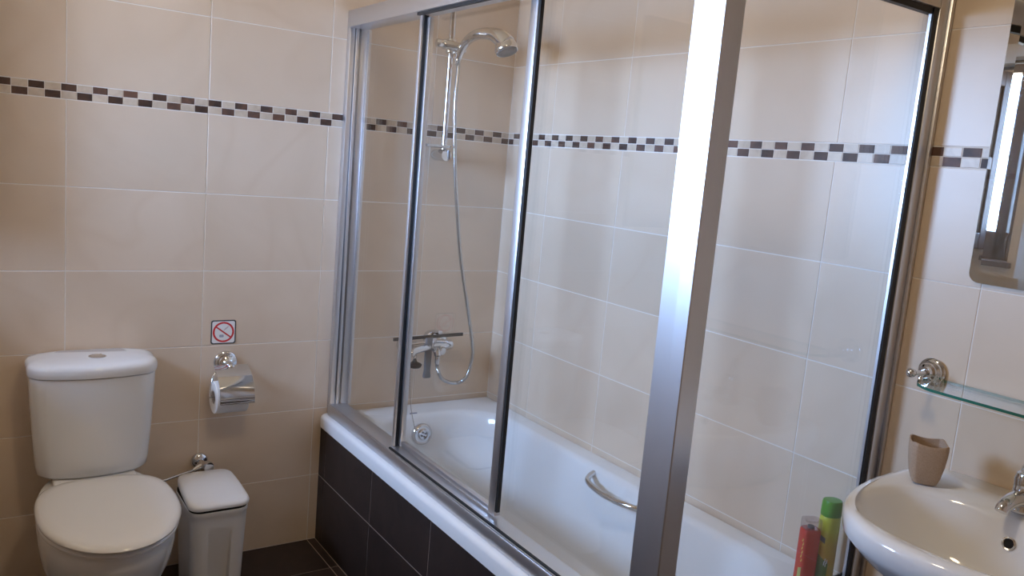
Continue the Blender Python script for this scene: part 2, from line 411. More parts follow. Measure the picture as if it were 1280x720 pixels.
# overflow rose with turning knob on the tap end
OV = Vector((-0.365, -0.134, 0.405)); ax = Vector((0, -1, 0.14))
rose = link('overflow_plate', lathe([(0.040, -0.006), (0.041, 0.003), (0.039, 0.009), (0.033, 0.013), (0.028, 0.011), (0.024, 0.012), (0.0, 0.012)], OV, ax, 40), 'chrome', bath); rose.location = -bo
k = link('knob', lathe([(0.020, 0.010), (0.0205, 0.018), (0.018, 0.021), (0.015, 0.021), (0.014, 0.017), (0.0, 0.017)], OV, ax, 32), 'chrome', rose)
bm = bmesh.new()
for s in range(4):
    a_, u_, v_ = basis(ax); an = s*math.pi/2+0.4
    p = OV + a_.normalized()*0.0195 + (u_*math.cos(an)+v_*math.sin(an))*0.009
    ball(p, 0.004, bm, 10, 6)
link('grip', bm, 'grey_plastic', rose)
# maker's mark on the tap-end rim
mk = link('mark', box(-0.405, -0.375, -0.1055, -0.1045, BZ-0.0075, BZ-0.0010, 0), 'blue_print', bath, 0); mk.location = -bo + Vector((0, 0.0, 0.002))
# grab handle on the wall-side slope
hp = spline([(-0.078, -0.790, 0.455), (-0.106, -0.800, 0.450), (-0.134, -0.830, 0.448), (-0.150, -0.900, 0.446), (-0.150, -0.975, 0.446), (-0.134, -1.045, 0.448), (-0.106, -1.075, 0.450), (-0.078, -1.085, 0.455)], 6)
hd = link('grab_handle', tube(hp, 0.0095, 14), 'chrome', bath); hd.location = -bo

# ------------------------------------------------------------------ shower enclosure
enc = thing('shower_enclosure', 'framed glass shower enclosure standing on the bath rim', 'shower screen', (-0.66, -1.0, BZ))
eo = Vector((-0.66, -1.0, BZ))
def ep(name, bm, mt, par=None, sm=40):
    o = link(name, bm, mt, par if par is not None else enc, sm)
    if par is None: o.location = -eo
    return o
EX, EY, ZB, ZT = -0.697, -1.703, BZ+0.0005, 1.887
bm = bmesh.new(); abox(bm, EX, EX+0.068, -1.64, -0.026, ZB, ZB+0.040, 0.003); tr = ep('bottom_track', bm, 'aluminium')
ep('lip', box(EX+0.002, EX+0.006, -1.64, -0.028, ZB+0.0395, ZB+0.044, 0.001), 'aluminium', tr)
ep('seal', box(EX+0.007, EX+0.013, -1.635, -0.520, ZB+0.0395, ZB+0.047), 'black_rubber', tr, 0)
bm = bmesh.new(); abox(bm, -0.66, -0.004, EY, EY+0.038, ZB, ZB+0.040, 0.003); tr2 = ep('bottom_track', bm, 'aluminium')
ep('seal', box(-0.65, -0.05, EY+0.010, EY+0.022, ZB+0.0395, ZB+0.050), 'black_rubber', tr2, 0)
bm = bmesh.new(); abox(bm, EX, EX+0.068, -1.64, -0.020, 1.832, ZT, 0.003); hr = ep('header_rail', bm, 'aluminium')
ep('seal', box(EX+0.006, EX+0.014, -1.635, -0.520, 1.824, 1.8325), 'black_rubber', hr, 0)
bm = bmesh.new(); abox(bm, -0.66, -0.046, EY, EY+0.055, 1.832, ZT, 0.003); hr2 = ep('header_rail', bm, 'aluminium')
ep('seal', box(-0.65, -0.05, EY+0.006, EY+0.020, 1.818, 1.8325), 'black_rubber', hr2, 0)
# wall profiles
bm = bmesh.new()
abox(bm, EX+0.008, EX+0.026, -0.028, -0.001, ZB, ZT+0.002, 0.002); abox(bm, EX+0.028, EX+0.038, -0.034, -0.001, ZB+0.002, ZT, 0.002)
abox(bm, EX+0.047, EX+0.078, -0.030, -0.001, ZB+0.001, ZT, 0.002); abox(bm, EX+0.036, EX+0.050, -0.014, -0.001, ZB+0.001, ZT)
ep('wall_profile', bm, 'aluminium')
ep('inner_stile', box(EX+0.069, EX+0.079, -0.046, -0.030, ZB+0.040, 1.832, 0.002), 'aluminium')
bm = bmesh.new()
abox(bm, -0.046, -0.014, EY, EY+0.020, ZB+0.001, ZT+0.002, 0.002); abox(bm, -0.013, -0.001, EY-0.006, EY+0.022, ZB+0.001, ZT+0.002, 0.002)
wp2 = ep('wall_profile', bm, 'aluminium')
ep('seal', box(-0.064, -0.0465, EY+0.003, EY+0.0125, ZB+0.041, 1.832), 'black_rubber', wp2, 0)
ep('seal_edge', box(-0.0662, -0.0642, EY+0.006, EY+0.0125, ZB+0.041, 1.818), 'aluminium', wp2, 0)
# corner post, slightly crowned towards the room
sec = [(-0.7045, -1.634), (-0.7055, -1.676), (-0.7045, -1.7075), (-0.7025, -1.709), (-0.657, -1.709), (-0.655, -1.707), (-0.655, -1.634)]
ep('corner_post', loft([[(x, y, ZB) for x, y in sec], [(x, y, ZT+0.003) for x, y in sec]]), 'aluminium', sm=1)
# glass: fixed panel by the tap end, sliding door, fixed panel by the post, side panel
GX1, GX2, GX3 = -0.657, -0.644, -0.636
p1 = ep('fixed_panel', box(GX1-0.0025, GX1+0.0025, -0.495, -0.026, ZB+0.038, 1.834), 'clear_glass', sm=0)
ep('stile', box(GX1-0.011, GX1+0.007, -0.506, -0.492, ZB+0.041, 1.831, 0.002), 'aluminium', p1)
ep('seal', box(GX1-0.004, GX1+0.010, -0.5095, -0.5065, ZB+0.041, 1.831), 'black_rubber', p1, 0)
p2 = ep('sliding_door', box(GX2-0.0025, GX2+0.0025, -1.075, -0.520, ZB+0.060, 1.834), 'clear_glass', sm=0)
ep('stile', box(GX2-0.009, GX2+0.007, -0.526, -0.510, ZB+0.046, 1.826, 0.002), 'aluminium', p2)
ep('stile', box(GX2-0.014, GX2+0.006, -1.078, -1.048, ZB+0.046, 1.826, 0.002), 'aluminium', p2)
ep('seal', box(GX2-0.012, GX2-0.002, -1.087, -1.078, ZB+0.060, 1.826), 'black_rubber', p2, 0)
ep('rail', box(GX2-0.008, GX2+0.008, -1.048, -0.526, ZB+0.046, ZB+0.062, 0.002), 'aluminium', p2)
p3 = ep('fixed_panel', box(GX3-0.0025, GX3+0.0025, -1.640, -1.060, ZB+0.038, 1.834), 'clear_glass', sm=0)
p4 = ep('side_panel', box(-0.658, -0.050, EY+0.014, EY+0.019, ZB+0.038, 1.834), 'clear_glass', sm=0)

# ------------------------------------------------------------------ shower rail, hand shower, hose, mixer
SX, SY = -0.318, -0.060
sr = thing('shower_rail', 'chrome shower slide rail with soap dish on the bath end wall', 'shower rail', (SX, 0, 1.43))
so = Vector((SX, 0, 1.43))
def sp_(name, bm, mt='chrome', par=None):
    o = link(name, bm, mt, par if par is not None else sr, 40)
    if par is None: o.location = -so
    return o
sp_('pole', tube([(SX, SY, 1.43), (SX, SY, 2.10)], 0.0105, 20))
sp_('bracket', lathe([(0.021, 0.0), (0.022, 0.004), (0.022, 0.078), (0.020, 0.083), (0, 0.084)], (SX, -0.001, 1.437), (0, -1, 0), 28))
sp_('bracket', lathe([(0.021, 0.0), (0.022, 0.004), (0.022, 0.078), (0.020, 0.083), (0, 0.084)], (SX, -0.001, 2.08), (0, -1, 0), 28))
bm = bmesh.new()
loft([[(SX-0.058+x, -0.075+y, zz) for x, y in rrect(0.130*s, 0.100*s, 0.03*s, 8)] for s, zz in ((0.7, 1.461), (0.95, 1.464), (1.0, 1.472), (0.97, 1.472), (0.92, 1.466), (0.5, 1.464))], bm=bm)
sp_('soap_dish', bm)
sl = sp_('slider', lathe([(0.017, -0.026), (0.019, -0.022), (0.019, 0.022), (0.017, 0.026)], (SX, SY, 1.822), (0, 0, 1), 24))
sp_('clamp', lathe([(0.016, -0.042), (0.018, -0.038), (0.018, 0.040), (0.015, 0.045)], (SX, SY-0.018, 1.822), (1, -0.25, -0.1), 24), par=sl)
sp_('knob', lathe([(0.013, 0), (0.015, 0.004), (0.015, 0.020), (0.012, 0.024)], (SX-0.042, SY-0.012, 1.826), (-1, 0.1, 0), 20), par=sl)

hs = thing('hand_shower', 'chrome hand shower head hooked on the slide rail', 'shower head', (-0.295, -0.085, 1.80))
ho = Vector((-0.295, -0.085, 1.80))
hpts = spline([(-0.298, -0.082, 1.782), (-0.296, -0.100, 1.815), (-0.291, -0.135, 1.846), (-0.280, -0.180, 1.862), (-0.262, -0.228, 1.862), (-0.246, -0.262, 1.850), (-0.232, -0.290, 1.826)], 7)
o = link('handle', tube(hpts, [0.012, 0.014, 0.0165, 0.019, 0.022, 0.029, 0.034], 20), 'chrome', hs); o.location = -ho
hax = Vector((0.12, -0.42, -0.90)); hc = Vector((-0.231, -0.283, 1.824))
hh = link('head', lathe([(0.006, -0.036), (0.020, -0.029), (0.031, -0.015), (0.038, 0.0), (0.041, 0.012), (0.0415, 0.020), (0.039, 0.024), (0.036, 0.024)], hc, hax, 32), 'chrome', hs); hh.location = -ho
link('spray_face', lathe([(0.0355, 0.022), (0.035, 0.026), (0.026, 0.027), (0.022, 0.025), (0.0, 0.025)], hc, hax, 32), 'grey_plastic', hh)

hose = thing('shower_hose', 'grey flexible metal shower hose looping down to the bath mixer', 'hose', (-0.298, -0.10, 0.69))
hz = Vector((-0.298, -0.10, 0.69))
raw = [(-0.299, -0.083, 1.785), (-0.301, -0.092, 1.74), (-0.308, -0.102, 1.62), (-0.294, -0.105, 1.423), (-0.270, -0.105, 1.25), (-0.240, -0.105, 1.072), (-0.194, -0.105, 0.888), (-0.163, -0.105, 0.762), (-0.152, -0.105, 0.683), (-0.172, -0.107, 0.606), (-0.216, -0.11, 0.584), (-0.277, -0.11, 0.601), (-0.304, -0.11, 0.646), (-0.308, -0.110, 0.676)]
path = spline(raw, 34)
rad = [0.0072 if i % 2 else 0.0062 for i in range(len(path))]
o = link('corrugated_tube', tube(path, rad, 10), 'hose_metal', hose, 60); o.location = -hz
o = link('coupling', lathe([(0.008, -0.004), (0.010, 0.0), (0.010, 0.022), (0.0085, 0.027)], (-0.308, -0.110, 0.668), (0, 0, 1), 20), 'chrome', hose); o.location = -hz
o = link('coupling', lathe([(0.0075, -0.026), (0.0095, -0.022), (0.0095, 0.004)], (-0.2985, -0.0825, 1.784), (0, -0.15, 1), 20), 'chrome', hose); o.location = -hz

mx_ = thing('bath_mixer', 'chrome bath mixer tap on the wall above the tub', 'tap', (-0.318, 0, 0.72))
mo = Vector((-0.318, 0, 0.72))
def mp_(name, bm, mt='chrome', par=None, sm=40):
    o = link(name, bm, mt, par if par is not None else mx_, sm)
    if par is None: o.location = -mo
    return o
for dx in (-0.075, 0.075):
    mp_('flange', lathe([(0.034, 0), (0.034, 0.006), (0.026, 0.016), (0.017, 0.022), (0.015, 0.05)], (-0.318+dx, -0.001, 0.722), (0, -1, 0), 28))
mp_('body', tube([(-0.318-0.098, -0.055, 0.722), (-0.318-0.094, -0.055, 0.722), (-0.318-0.03, -0.058, 0.724), (-0.318+0.03, -0.058, 0.724), (-0.318+0.094, -0.055, 0.722), (-0.318+0.098, -0.055, 0.722)], [0.016, 0.019, 0.024, 0.024, 0.019, 0.016], 24))
cart = mp_('cartridge', lathe([(0.024, 0), (0.026, 0.004), (0.026, 0.026), (0.022, 0.038), (0.012, 0.046), (0, 0.048)], (-0.318, -0.058, 0.735), (0, -0.15, 1), 28))
mp_('lever', tube(spline([(-0.318, -0.062, 0.772), (-0.318, -0.080, 0.782), (-0.316, -0.110, 0.786), (-0.315, -0.130, 0.790)], 5), [0.009, 0.008, 0.008, 0.007], 14, sx=1.3), par=cart)
mp_('spout', tube(spline([(-0.322, -0.066, 0.722), (-0.345, -0.095, 0.727), (-0.385, -0.120, 0.730), (-0.425, -0.135, 0.724), (-0.436, -0.139, 0.712)], 7), [0.021, 0.017, 0.0145, 0.014, 0.0135], 18))
mp_('diverter', lathe([(0.010, 0), (0.013, 0.003), (0.016, 0.010), (0.017, 0.020), (0.013, 0.026), (0, 0.027)], (-0.285, -0.076, 0.712), (0.2, -1, -0.15), 24))
mp_('outlet', tube([(-0.300, -0.075, 0.712), (-0.307, -0.105, 0.706), (-0.308, -0.110, 0.694)], [0.015, 0.014, 0.0125], 18))

sq = thing('squeegee', 'squeegee with long black blade hung over the bath mixer', 'squeegee', (-0.338, -0.105, 0.70))
qo = Vector((-0.338, -0.105, 0.70))
def qp(name, bm, mt, sm=40):
    o = link(name, bm, mt, sq, sm); o.location = -qo; return o
bm = box(-0.145, 0.145, -0.004, 0.004, -0.006, 0.006, 0.0015)
bmesh.ops.rotate(bm, cent=(0,0,0), matrix=Matrix.Rotation(math.radians(-1.5), 3, 'Y'), verts=bm.verts); bmesh.ops.translate(bm, vec=(-0.345, -0.100, 0.768), verts=bm.verts)
qp('blade', bm, 'black_rubber')
bm = loft([[(-0.345+x, -0.103+y, zz) for x, y in rrect(w_, d_, 0.004, 4)] for w_, d_, zz in ((0.028, 0.012, 0.612), (0.030, 0.014, 0.618), (0.024, 0.014, 0.640), (0.026, 0.015, 0.700), (0.024, 0.013, 0.735), (0.03, 0.012, 0.766))])
qp('handle', bm, 'grey_plastic')
pl_ = thing('bath_plug', 'black rubber bath plug dangling on a thin ball chain', 'plug', (-0.392, -0.075, 0.66))
lo_ = Vector((-0.392, -0.075, 0.66))
o = link('stopper', lathe([(0.004, 0.026), (0.006, 0.020), (0.008, 0.014), (0.022, 0.008), (0.027, 0.004), (0.025, -0.003), (0.020, -0.008), (0, -0.010)], (-0.383, -0.075, 0.655), (0, 0, 1), 28), 'black_rubber', pl_); o.location = -lo_
o = link('ring', tube([(-0.383+0.006*math.cos(t/12*2*math.pi), -0.075, 0.687+0.008*math.sin(t/12*2*math.pi)) for t in range(13)], 0.0013, 8), 'chrome', pl_); o.location = -lo_
ch = [(-0.383, -0.075, 0.700), (-0.385, -0.078, 0.694), (-0.405, -0.085, 0.655), (-0.409, -0.095, 0.60), (-0.408, -0.110, 0.52), (-0.402, -0.135, 0.45), (-0.395, -0.148, 0.415)]
path = spline(ch, 12)
o = link('chain', tube(path, [0.0014 if i % 2 else 0.0009 for i in range(len(path))], 6), 'hose_metal', pl_); o.location = -lo_

# ------------------------------------------------------------------ toilet
TX = -1.464
toi = thing('toilet', 'white close-coupled toilet with its lid closed', 'toilet', (TX, -0.4, 0))
to = Vector((TX, -0.4, 0))
def tp(name, bm, mt, par=None, sm=45):
    o = link(name, bm, mt, par if par is not None else toi, sm)
    if par is None: o.location = -to
    return o
def dsec(wd, yb, yf, r, bow, zf):
    """cistern section: flat back at yb, bowed front reaching yf"""
    d = yb-(yf+bow); cy = (yb+yf+bow)/2; out = []
    for x, y in rrect(wd, d, r, 10):
        out.append(Vector((TX+x, cy+y, zf)))
    fine = []
    n = len(out)
    for i in range(n):
        a, b = out[i], out[(i+1) % n]
        fine.append(a.copy())
        if i % 11 == 10:
            for k in range(1, 12): fine.append(a.lerp(b, k/12))
    for p in fine:
        t = (cy - p.y)/(d/2)
        if t > 0: p.y -= bow*(1-((p.x-TX)/(wd/2))**2)*t
    return fine
lv = [(0.412, 0.250, 0.022), (0.416, 0.285, 0.012), (0.424, 0.298, 0.004), (0.45, 0.304, 0.0), (0.53, 0.316, -0.001), (0.62, 0.327, -0.002), (0.700, 0.334, -0.003), (0.714, 0.334, -0.003), (0.716, 0.326, 0.0)]
tp('cistern', loft([dsec(wd, -0.010, -0.190+ins, 0.040, 0.035, zf) for zf, wd, ins in lv]), 'ceramic')
lid = tp('cistern_lid', loft([dsec(wd, -0.006, -0.198+ins, r_, 0.036, zf) for zf, wd, ins, r_ in ((0.7175, 0.330, 0.004, .04), (0.7185, 0.342, 0.0, .045), (0.728, 0.346, -0.002, .046), (0.740, 0.346, -0.002, .046), (0.748, 0.341, 0.0005, .044), (0.753, 0.330, 0.008, .042), (0.757, 0.290, 0.030, .04), (0.7595, 0.20, 0.07, .03))]), 'ceramic')
bt = tp('flush_button', lathe([(0.024, -0.006), (0.024, 0.0025), (0.021, 0.004), (0.0195, 0.002), (0.0195, 0.002)], (TX+0.010, -0.100, 0.7585), (0, 0, 1), 32), 'chrome', lid)
tp('button_half', lathe([(0.018, -0.004), (0.018, 0.003), (0.016, 0.0042), (0, 0.0042)], (TX+0.010, -0.100, 0.7585), (0, 0, 1), 32), 'chrome', lid)
tp('mark', box(TX+0.105, TX+0.135, -0.063, -0.057, 0.7535, 0.7555), 'grey_print', lid, 0)
def egg(wd, yb, yf, zf, n=64, cy=None, ef=2.0, eb=3.2):
    cy = cy if cy is not None else yb-(yb-yf)*0.58
    out = []
    for i in range(n):
        a = 2*math.pi*i/n; c, s = math.cos(a), math.sin(a)
        e = ef if s < 0 else eb
        x = math.copysign(abs(c)**(2/e), c)*wd/2
        y = math.copysign(abs(s)**(2/e), s)*((yb-cy) if s > 0 else (cy-yf))
        out.append(Vector((TX+x, cy+y, zf)))
    return out
# pan: foot, waist, bowl, rim; the back carries the cistern
pan = [egg(0.215, -0.10, -0.530, 0.001, eb=5), egg(0.220, -0.09, -0.535, 0.010, eb=5), egg(0.208, -0.09, -0.525, 0.05, eb=5), egg(0.205, -0.08, -0.520, 0.11, eb=5), egg(0.235, -0.07, -0.555, 0.17, eb=4.0), egg(0.285, -0.06, -0.605, 0.23, eb=3.2), egg(0.318, -0.05, -0.645, 0.29, eb=2.8), egg(0.330, -0.045, -0.672, 0.345, eb=2.6), egg(0.333, -0.04, -0.678, 0.383, eb=2.6), egg(0.328, -0.045, -0.673, 0.393, eb=2.6), egg(0.31, -0.06, -0.66, 0.396, eb=2.6)]
tp('pan', loft(pan), 'ceramic')
tp('cistern_neck', box(TX-0.11, TX+0.11, -0.19, -0.03, 0.39, 0.413, 0.006), 'ceramic')
tp('seat', loft([egg(0.326, -0.235, -0.685, 0.3985, cy=-0.44), egg(0.338, -0.230, -0.694, 0.402, cy=-0.44), egg(0.340, -0.230, -0.696, 0.408, cy=-0.44), egg(0.334, -0.232, -0.690, 0.413, cy=-0.44)]), 'seat_plastic')
tl = tp('toilet_lid', loft([egg(0.330, -0.230, -0.692, 0.416, cy=-0.44), egg(0.343, -0.226, -0.702, 0.4185, cy=-0.44), egg(0.346, -0.225, -0.705, 0.424, cy=-0.44), egg(0.341, -0.227, -0.700, 0.431, cy=-0.44), egg(0.326, -0.235, -0.684, 0.436, cy=-0.44), egg(0.29, -0.26, -0.635, 0.4395, cy=-0.44), egg(0.18, -0.32, -0.55, 0.441, cy=-0.44)]), 'seat_plastic')
for s in (-1, 1):
    tp('hinge', lathe([(0.010, -0.022), (0.012, -0.018), (0.012, 0.018), (0.010, 0.022)], (TX+s*0.07, -0.222, 0.412), (1, 0, 0), 16), 'seat_plastic')

# stop valve with its pipe to the toilet
sv = thing('stop_valve', 'small chrome stop valve with thin pipe running to the toilet', 'valve', (-1.130, 0, 0.355))
vo = Vector((-1.130, 0, 0.355))
def vp(name, bm, mt='chrome'):
    o = link(name, bm, mt, sv); o.location = -vo; return o
vp('rosette', lathe([(0.028, 0), (0.028, 0.004), (0.022, 0.012), (0.012, 0.015), (0.011, 0.030)], (-1.130, -0.001, 0.357), (0, -1, 0), 28))
vp('body', tube([(-1.130, -0.018, 0.357), (-1.130, -0.036, 0.356), (-1.134, -0.046, 0.354), (-1.150, -0.048, 0.348), (-1.160, -0.050, 0.344)], [0.012, 0.013, 0.012, 0.009, 0.008], 16))
vp('handle', lathe([(0.012, 0), (0.019, 0.002), (0.020, 0.016), (0.017, 0.022), (0, 0.023)], (-1.120, -0.046, 0.352), (0.35, -1, 0.05), 24))
vp('pipe', tube(spline([(-1.156, -0.049, 0.345), (-1.20, -0.062, 0.341), (-1.25, -0.080, 0.337), (-1.31, -0.100, 0.332), (-1.345, -0.115, 0.340), (-1.36, -0.12, 0.385)], 6), 0.0045, 10))

# ------------------------------------------------------------------ pedal bin
bn = thing('pedal_bin', 'small white plastic pedal bin beside the toilet', 'bin', (-1.135, -0.17, 0))
no = Vector((-1.135, -0.17, 0))
def np_(name, bm, mt, sm=40):
    o = link(name, bm, mt, bn, sm); o.location = -no; return o
def bsec(wd, d, r, zf, rec, cy=-0.192):
    pts = [Vector((x, y, 0)) for x, y in rrect(wd, d, r, 6)]; fine = []
    n = len(pts)
    for i in range(n):
        a, b = pts[i], pts[(i+1) % n]; fine.append(a.copy())
        if i % 7 == 6:
            for t in (0.14, 0.17, 0.5, 0.83, 0.86): fine.append(a.lerp(b, t))
    ins = wd*0.5-r
    for p in fine:
        if p.y < -d/2+0.001 and abs(p.x) < ins*0.68: p.y += rec
    return [Vector((-1.135+p.x, cy+p.y, zf)) for p in fine]
bl = [(0.150, 0.205, 0.030, 0.002, 0.030), (0.153, 0.208, 0.032, 0.03, 0.028), (0.158, 0.214, 0.033, 0.10, 0.021), (0.163, 0.220, 0.034, 0.17, 0.012), (0.168, 0.226, 0.035, 0.235, 0.003), (0.171, 0.229, 0.036, 0.262, 0.0), (0.173, 0.231, 0.036, 0.290, 0.0), (0.177, 0.235, 0.037, 0.294, 0), (0.177, 0.235, 0.037, 0.304, 0), (0.168, 0.226, 0.034, 0.306, 0)]
np_('body', loft([bsec(*a) for a in bl]), 'bin_plastic', 30)
np_('gap_shade', loft([bsec(0.172, 0.231, 0.035, 0.3055, 0), bsec(0.172, 0.231, 0.035, 0.3135, 0)]), 'shade_black')  # solid black band painting the shade under the lid
def lidsec(wd, d, r, dz, cy=-0.192):
    out = []
    for x, y in rrect(wd, d, r, 7):
        out.append((x, y))
    fine = []
    n = len(out)
    for i in range(n):
        a, b = Vector(out[i]), Vector(out[(i+1) % n]); fine.append(a)
        if i % 8 == 7:
            for k in range(1, 8): fine.append(a.lerp(b, k/8))
    res = []
    for p in fine:
        t = (p.y+0.115)/0.23           # 0 front .. 1 back
        zc = 0.312 + 0.020*math.sin(max(0, min(1, t))*math.pi/2) if dz > 0.004 else 0.312 + 0.012*max(0, min(1, t))
        wx = 1.0 - 0.10*max(0, t)**2
        res.append(Vector((-1.135+p.x*wx, cy+p.y, zc+dz)))
    return res
np_('lid', loft([lidsec(0.172, 0.230, 0.034, 0.001), lidsec(0.182, 0.240, 0.036, 0.002), lidsec(0.184, 0.242, 0.036, 0.008), lidsec(0.180, 0.238, 0.035, 0.014), lidsec(0.168, 0.226, 0.032, 0.018), lidsec(0.11, 0.16, 0.025, 0.021), lidsec(0.05, 0.10, 0.02, 0.022)]), 'bin_plastic')
np_('pedal', box(-1.165, -1.105, -0.320, -0.270, 0.012, 0.020, 0.003), 'grey_plastic')
np_('pedal_slot_shade', box(-1.180, -1.090, -0.2690, -0.2630, 0.006, 0.035, 0.001), 'shade_black')  # black block painting the shade of the pedal opening

# ------------------------------------------------------------------ toilet paper holder, roll, sticker
ph = thing('paper_holder', 'chrome toilet paper holder with hinged cover flap', 'paper holder', (-1.058, 0, 0.69))
pp0 = Vector((-1.058, 0, 0.69))
def pp(name, bm, mt='chrome', sm=40):
    o = link(name, bm, mt, ph, sm); o.location = -pp0; return o
pp('rosette', lathe([(0.038, 0), (0.0385, 0.005), (0.036, 0.009), (0.033, 0.010), (0.031, 0.016), (0.026, 0.018), (0.024, 0.024), (0.018, 0.027), (0.010, 0.034), (0.008, 0.045)], (-1.056, -0.001, 0.693), (0, -1, 0), 36))
bm = ball((-1.051, -0.054, 0.688), 0.0125)
pp('ball_end', bm)
RC = Vector((-1.060, -0.082, 0.598)); RR = 0.053
ang = [118, 100, 82, 64, 46, 28, 12, 0]
outer = [Vector((0, -math.cos(math.radians(a))*0.061, math.sin(math.radians(a))*0.061)) for a in ang]
# flat flap rising behind the roll up to the pivot, then wrapping over its front
sec2 = [Vector((0, 0.030, 0.096))] + [Vector((0, 0.006, 0.086)), Vector((0, -0.022, 0.072))] + [Vector((0, -0.046, 0.050)), Vector((0, -0.058, 0.030)), Vector((0, -0.062, 0.012)), Vector((0, -0.063, -0.008))]
def sheet(secp, x0, x1, th):
    bm = bmesh.new(); n = len(secp)
    nrm = []
    for i in range(n):
        t = (secp[min(i+1, n-1)]-secp[max(i-1, 0)]).normalized(); nrm.append(Vector((0, t.z, -t.y)))
    prof = [p for p in secp] + [secp[i]+nrm[i]*th for i in range(n-1, -1, -1)]
    return loft([[RC+p+Vector((x, 0, 0)) for p in prof] for x in (x0, x1)])
pp('cover_flap', sheet(sec2, -0.046, 0.064, 0.0012), sm=50)
bm = bmesh.new()
for zz in (-0.006, 0.002, 0.010):
    tube([RC+Vector((-0.045, -0.0645, zz)), RC+Vector((0.063, -0.0645, zz))], 0.0028, 10, bm)
pp('rib', bm)
bm = tube(spline([(-1.051, -0.054, 0.686), (-1.10, -0.060, 0.676), (-1.118, -0.075, 0.640), (-1.119, -0.082, 0.603), (-1.112, -0.082, 0.598), (-0.99, -0.082, 0.598)], 5), 0.0024, 10)
pp('arm', bm)
roll = thing('toilet_roll', 'white toilet paper roll hanging in the chrome holder', 'toilet paper', RC)
def ringtube(x0, x1, r0, r1, seg=40):
    a = [(r0, x0), (r1-0.002, x0), (r1, x0+0.002), (r1, x1-0.002), (r1-0.002, x1), (r0, x1)]
    loops = [[Vector((h, r*math.cos(2*math.pi*i/seg), r*math.sin(2*math.pi*i/seg))) for i in range(seg)] for r, h in a]
    return loft(loops, closed=True)
link('paper', ringtube(-0.052, 0.050, 0.0225, RR), 'paper', roll)
link('core', ringtube(-0.0515, 0.0495, 0.0205, 0.0224), 'cardboard', roll)

st = thing('warning_sticker', 'square white sticker with red prohibition circle above the paper holder', 'sticker', (-1.065, -0.0005, 0.795))
def flat(outline, y, th, name, mt):
    bm = loft([[Vector((x, y, zz)) for x, zz in outline], [Vector((x, y-th, zz)) for x, zz in outline]])
    return link(name, bm, mt, st, 0)
flat(rrect(0.081, 0.081, 0.008, 6), 0, 0.0006, 'border', 'dark_print')
flat(rrect(0.0730, 0.0730, 0.006, 6), -0.0006, 0.0002, 'backing', 'white_print')
def ann(r0, r1, y, th, seg=48):
    bm = bmesh.new()
    loops = []
    for r, yy in ((r0, y), (r1, y), (r1, y-th), (r0, y-th)):
        loops.append([Vector((r*math.cos(2*math.pi*i/seg), yy, r*math.sin(2*math.pi*i/seg))) for i in range(seg)])
    return loft(loops, closed=True)
link('ring', ann(0.0285, 0.0345, -0.0008, 0.0002), 'red_print', st, 0)
c45, s45 = math.cos(math.radians(-37)), math.sin(math.radians(-37))
flat([(c45*a-s45*b, s45*a+c45*b) for a, b in ((-0.030,-0.0022),(0.030,-0.0022),(0.030,0.0022),(-0.030,0.0022))], -0.00105, 0.0001, 'bar', 'red_print')
flat([(-0.006+x*0.8, -0.013+y) for x, y in rrect(0.018, 0.009, 0.003, 4)], -0.0008, 0.0002, 'pictogram', 'grey_print')
flat([(0.009+x*c45+y*0.5, 0.013-x*s45+y) for x, y in rrect(0.018, 0.009, 0.003, 4)], -0.0008, 0.0002, 'pictogram', 'pink_print')

# ------------------------------------------------------------------ mirror
my0, my1, mz0, mz1 = -2.345, -1.835, 1.262, 2.02
mir = thing('mirror', 'unframed wall mirror with cut-glass edge above the glass shelf', 'mirror', (-0.004, (my0+my1)/2, mz0))
def mloop(ins, x, r):
    return [Vector((x+0.004, p[0], (mz1-mz0)/2+p[1])) for p in rrect(my1-my0-2*ins, mz1-mz0-2*ins, r, 8)]
bm = loft([mloop(0, -0.0045, 0.022), mloop(0, -0.0075, 0.022)], True, False)
link('edge', bm, 'mirror_edge', mir, 0)
link('bevel', loft([mloop(0, -0.0075, 0.022), mloop(0.022, -0.0100, 0.006)], False, False), 'mirror_silver', mir, 0)
link('plate', loft([mloop(0.022, -0.0080, 0.006), mloop(0.022, -0.0100, 0.006)], True, True), 'mirror_silver', mir, 0)

# ------------------------------------------------------------------ glass shelf
sh = thing('glass_shelf', 'clear glass shelf on chrome brackets under the mirror', 'shelf', (0, -2.06, 1.04))
ho2 = Vector((0, -2.06, 1.04))
def hp_(name, bm, mt='chrome', par=None, sm=40):
    o = link(name, bm, mt, par if par is not None else sh, sm)
    if par is None: o.location = -ho2
    return o
SHZ = 1.035
for cyy, s in ((-1.790, 1), (-2.330, -1)):
    br = hp_('bracket', lathe([(0.030, 0), (0.031, 0.006), (0.028, 0.009), (0.026, 0.010), (0.025, 0.015), (0.021, 0.018), (0.019, 0.024), (0.014, 0.027), (0.012, 0.034)], (-0.001, cyy, 1.051), (-1, 0, 0), 36))
    hp_('arm', tube([(-0.030, cyy, 1.051), (-0.050, cyy, 1.051), (-0.078, cyy+0.004*s, 1.053)], [0.008, 0.006, 0.0055], 14), par=br)
    hp_('ball_end', ball((-0.081, cyy+0.004*s, 1.053), 0.0105), par=br)
    hp_('clip', lathe([(0.004, -0.012), (0.0055, -0.010), (0.0055, 0.010), (0.004, 0.012)], (-0.070, cyy-0.012*s, SHZ+0.003), (0, 0, 1), 14), par=br)
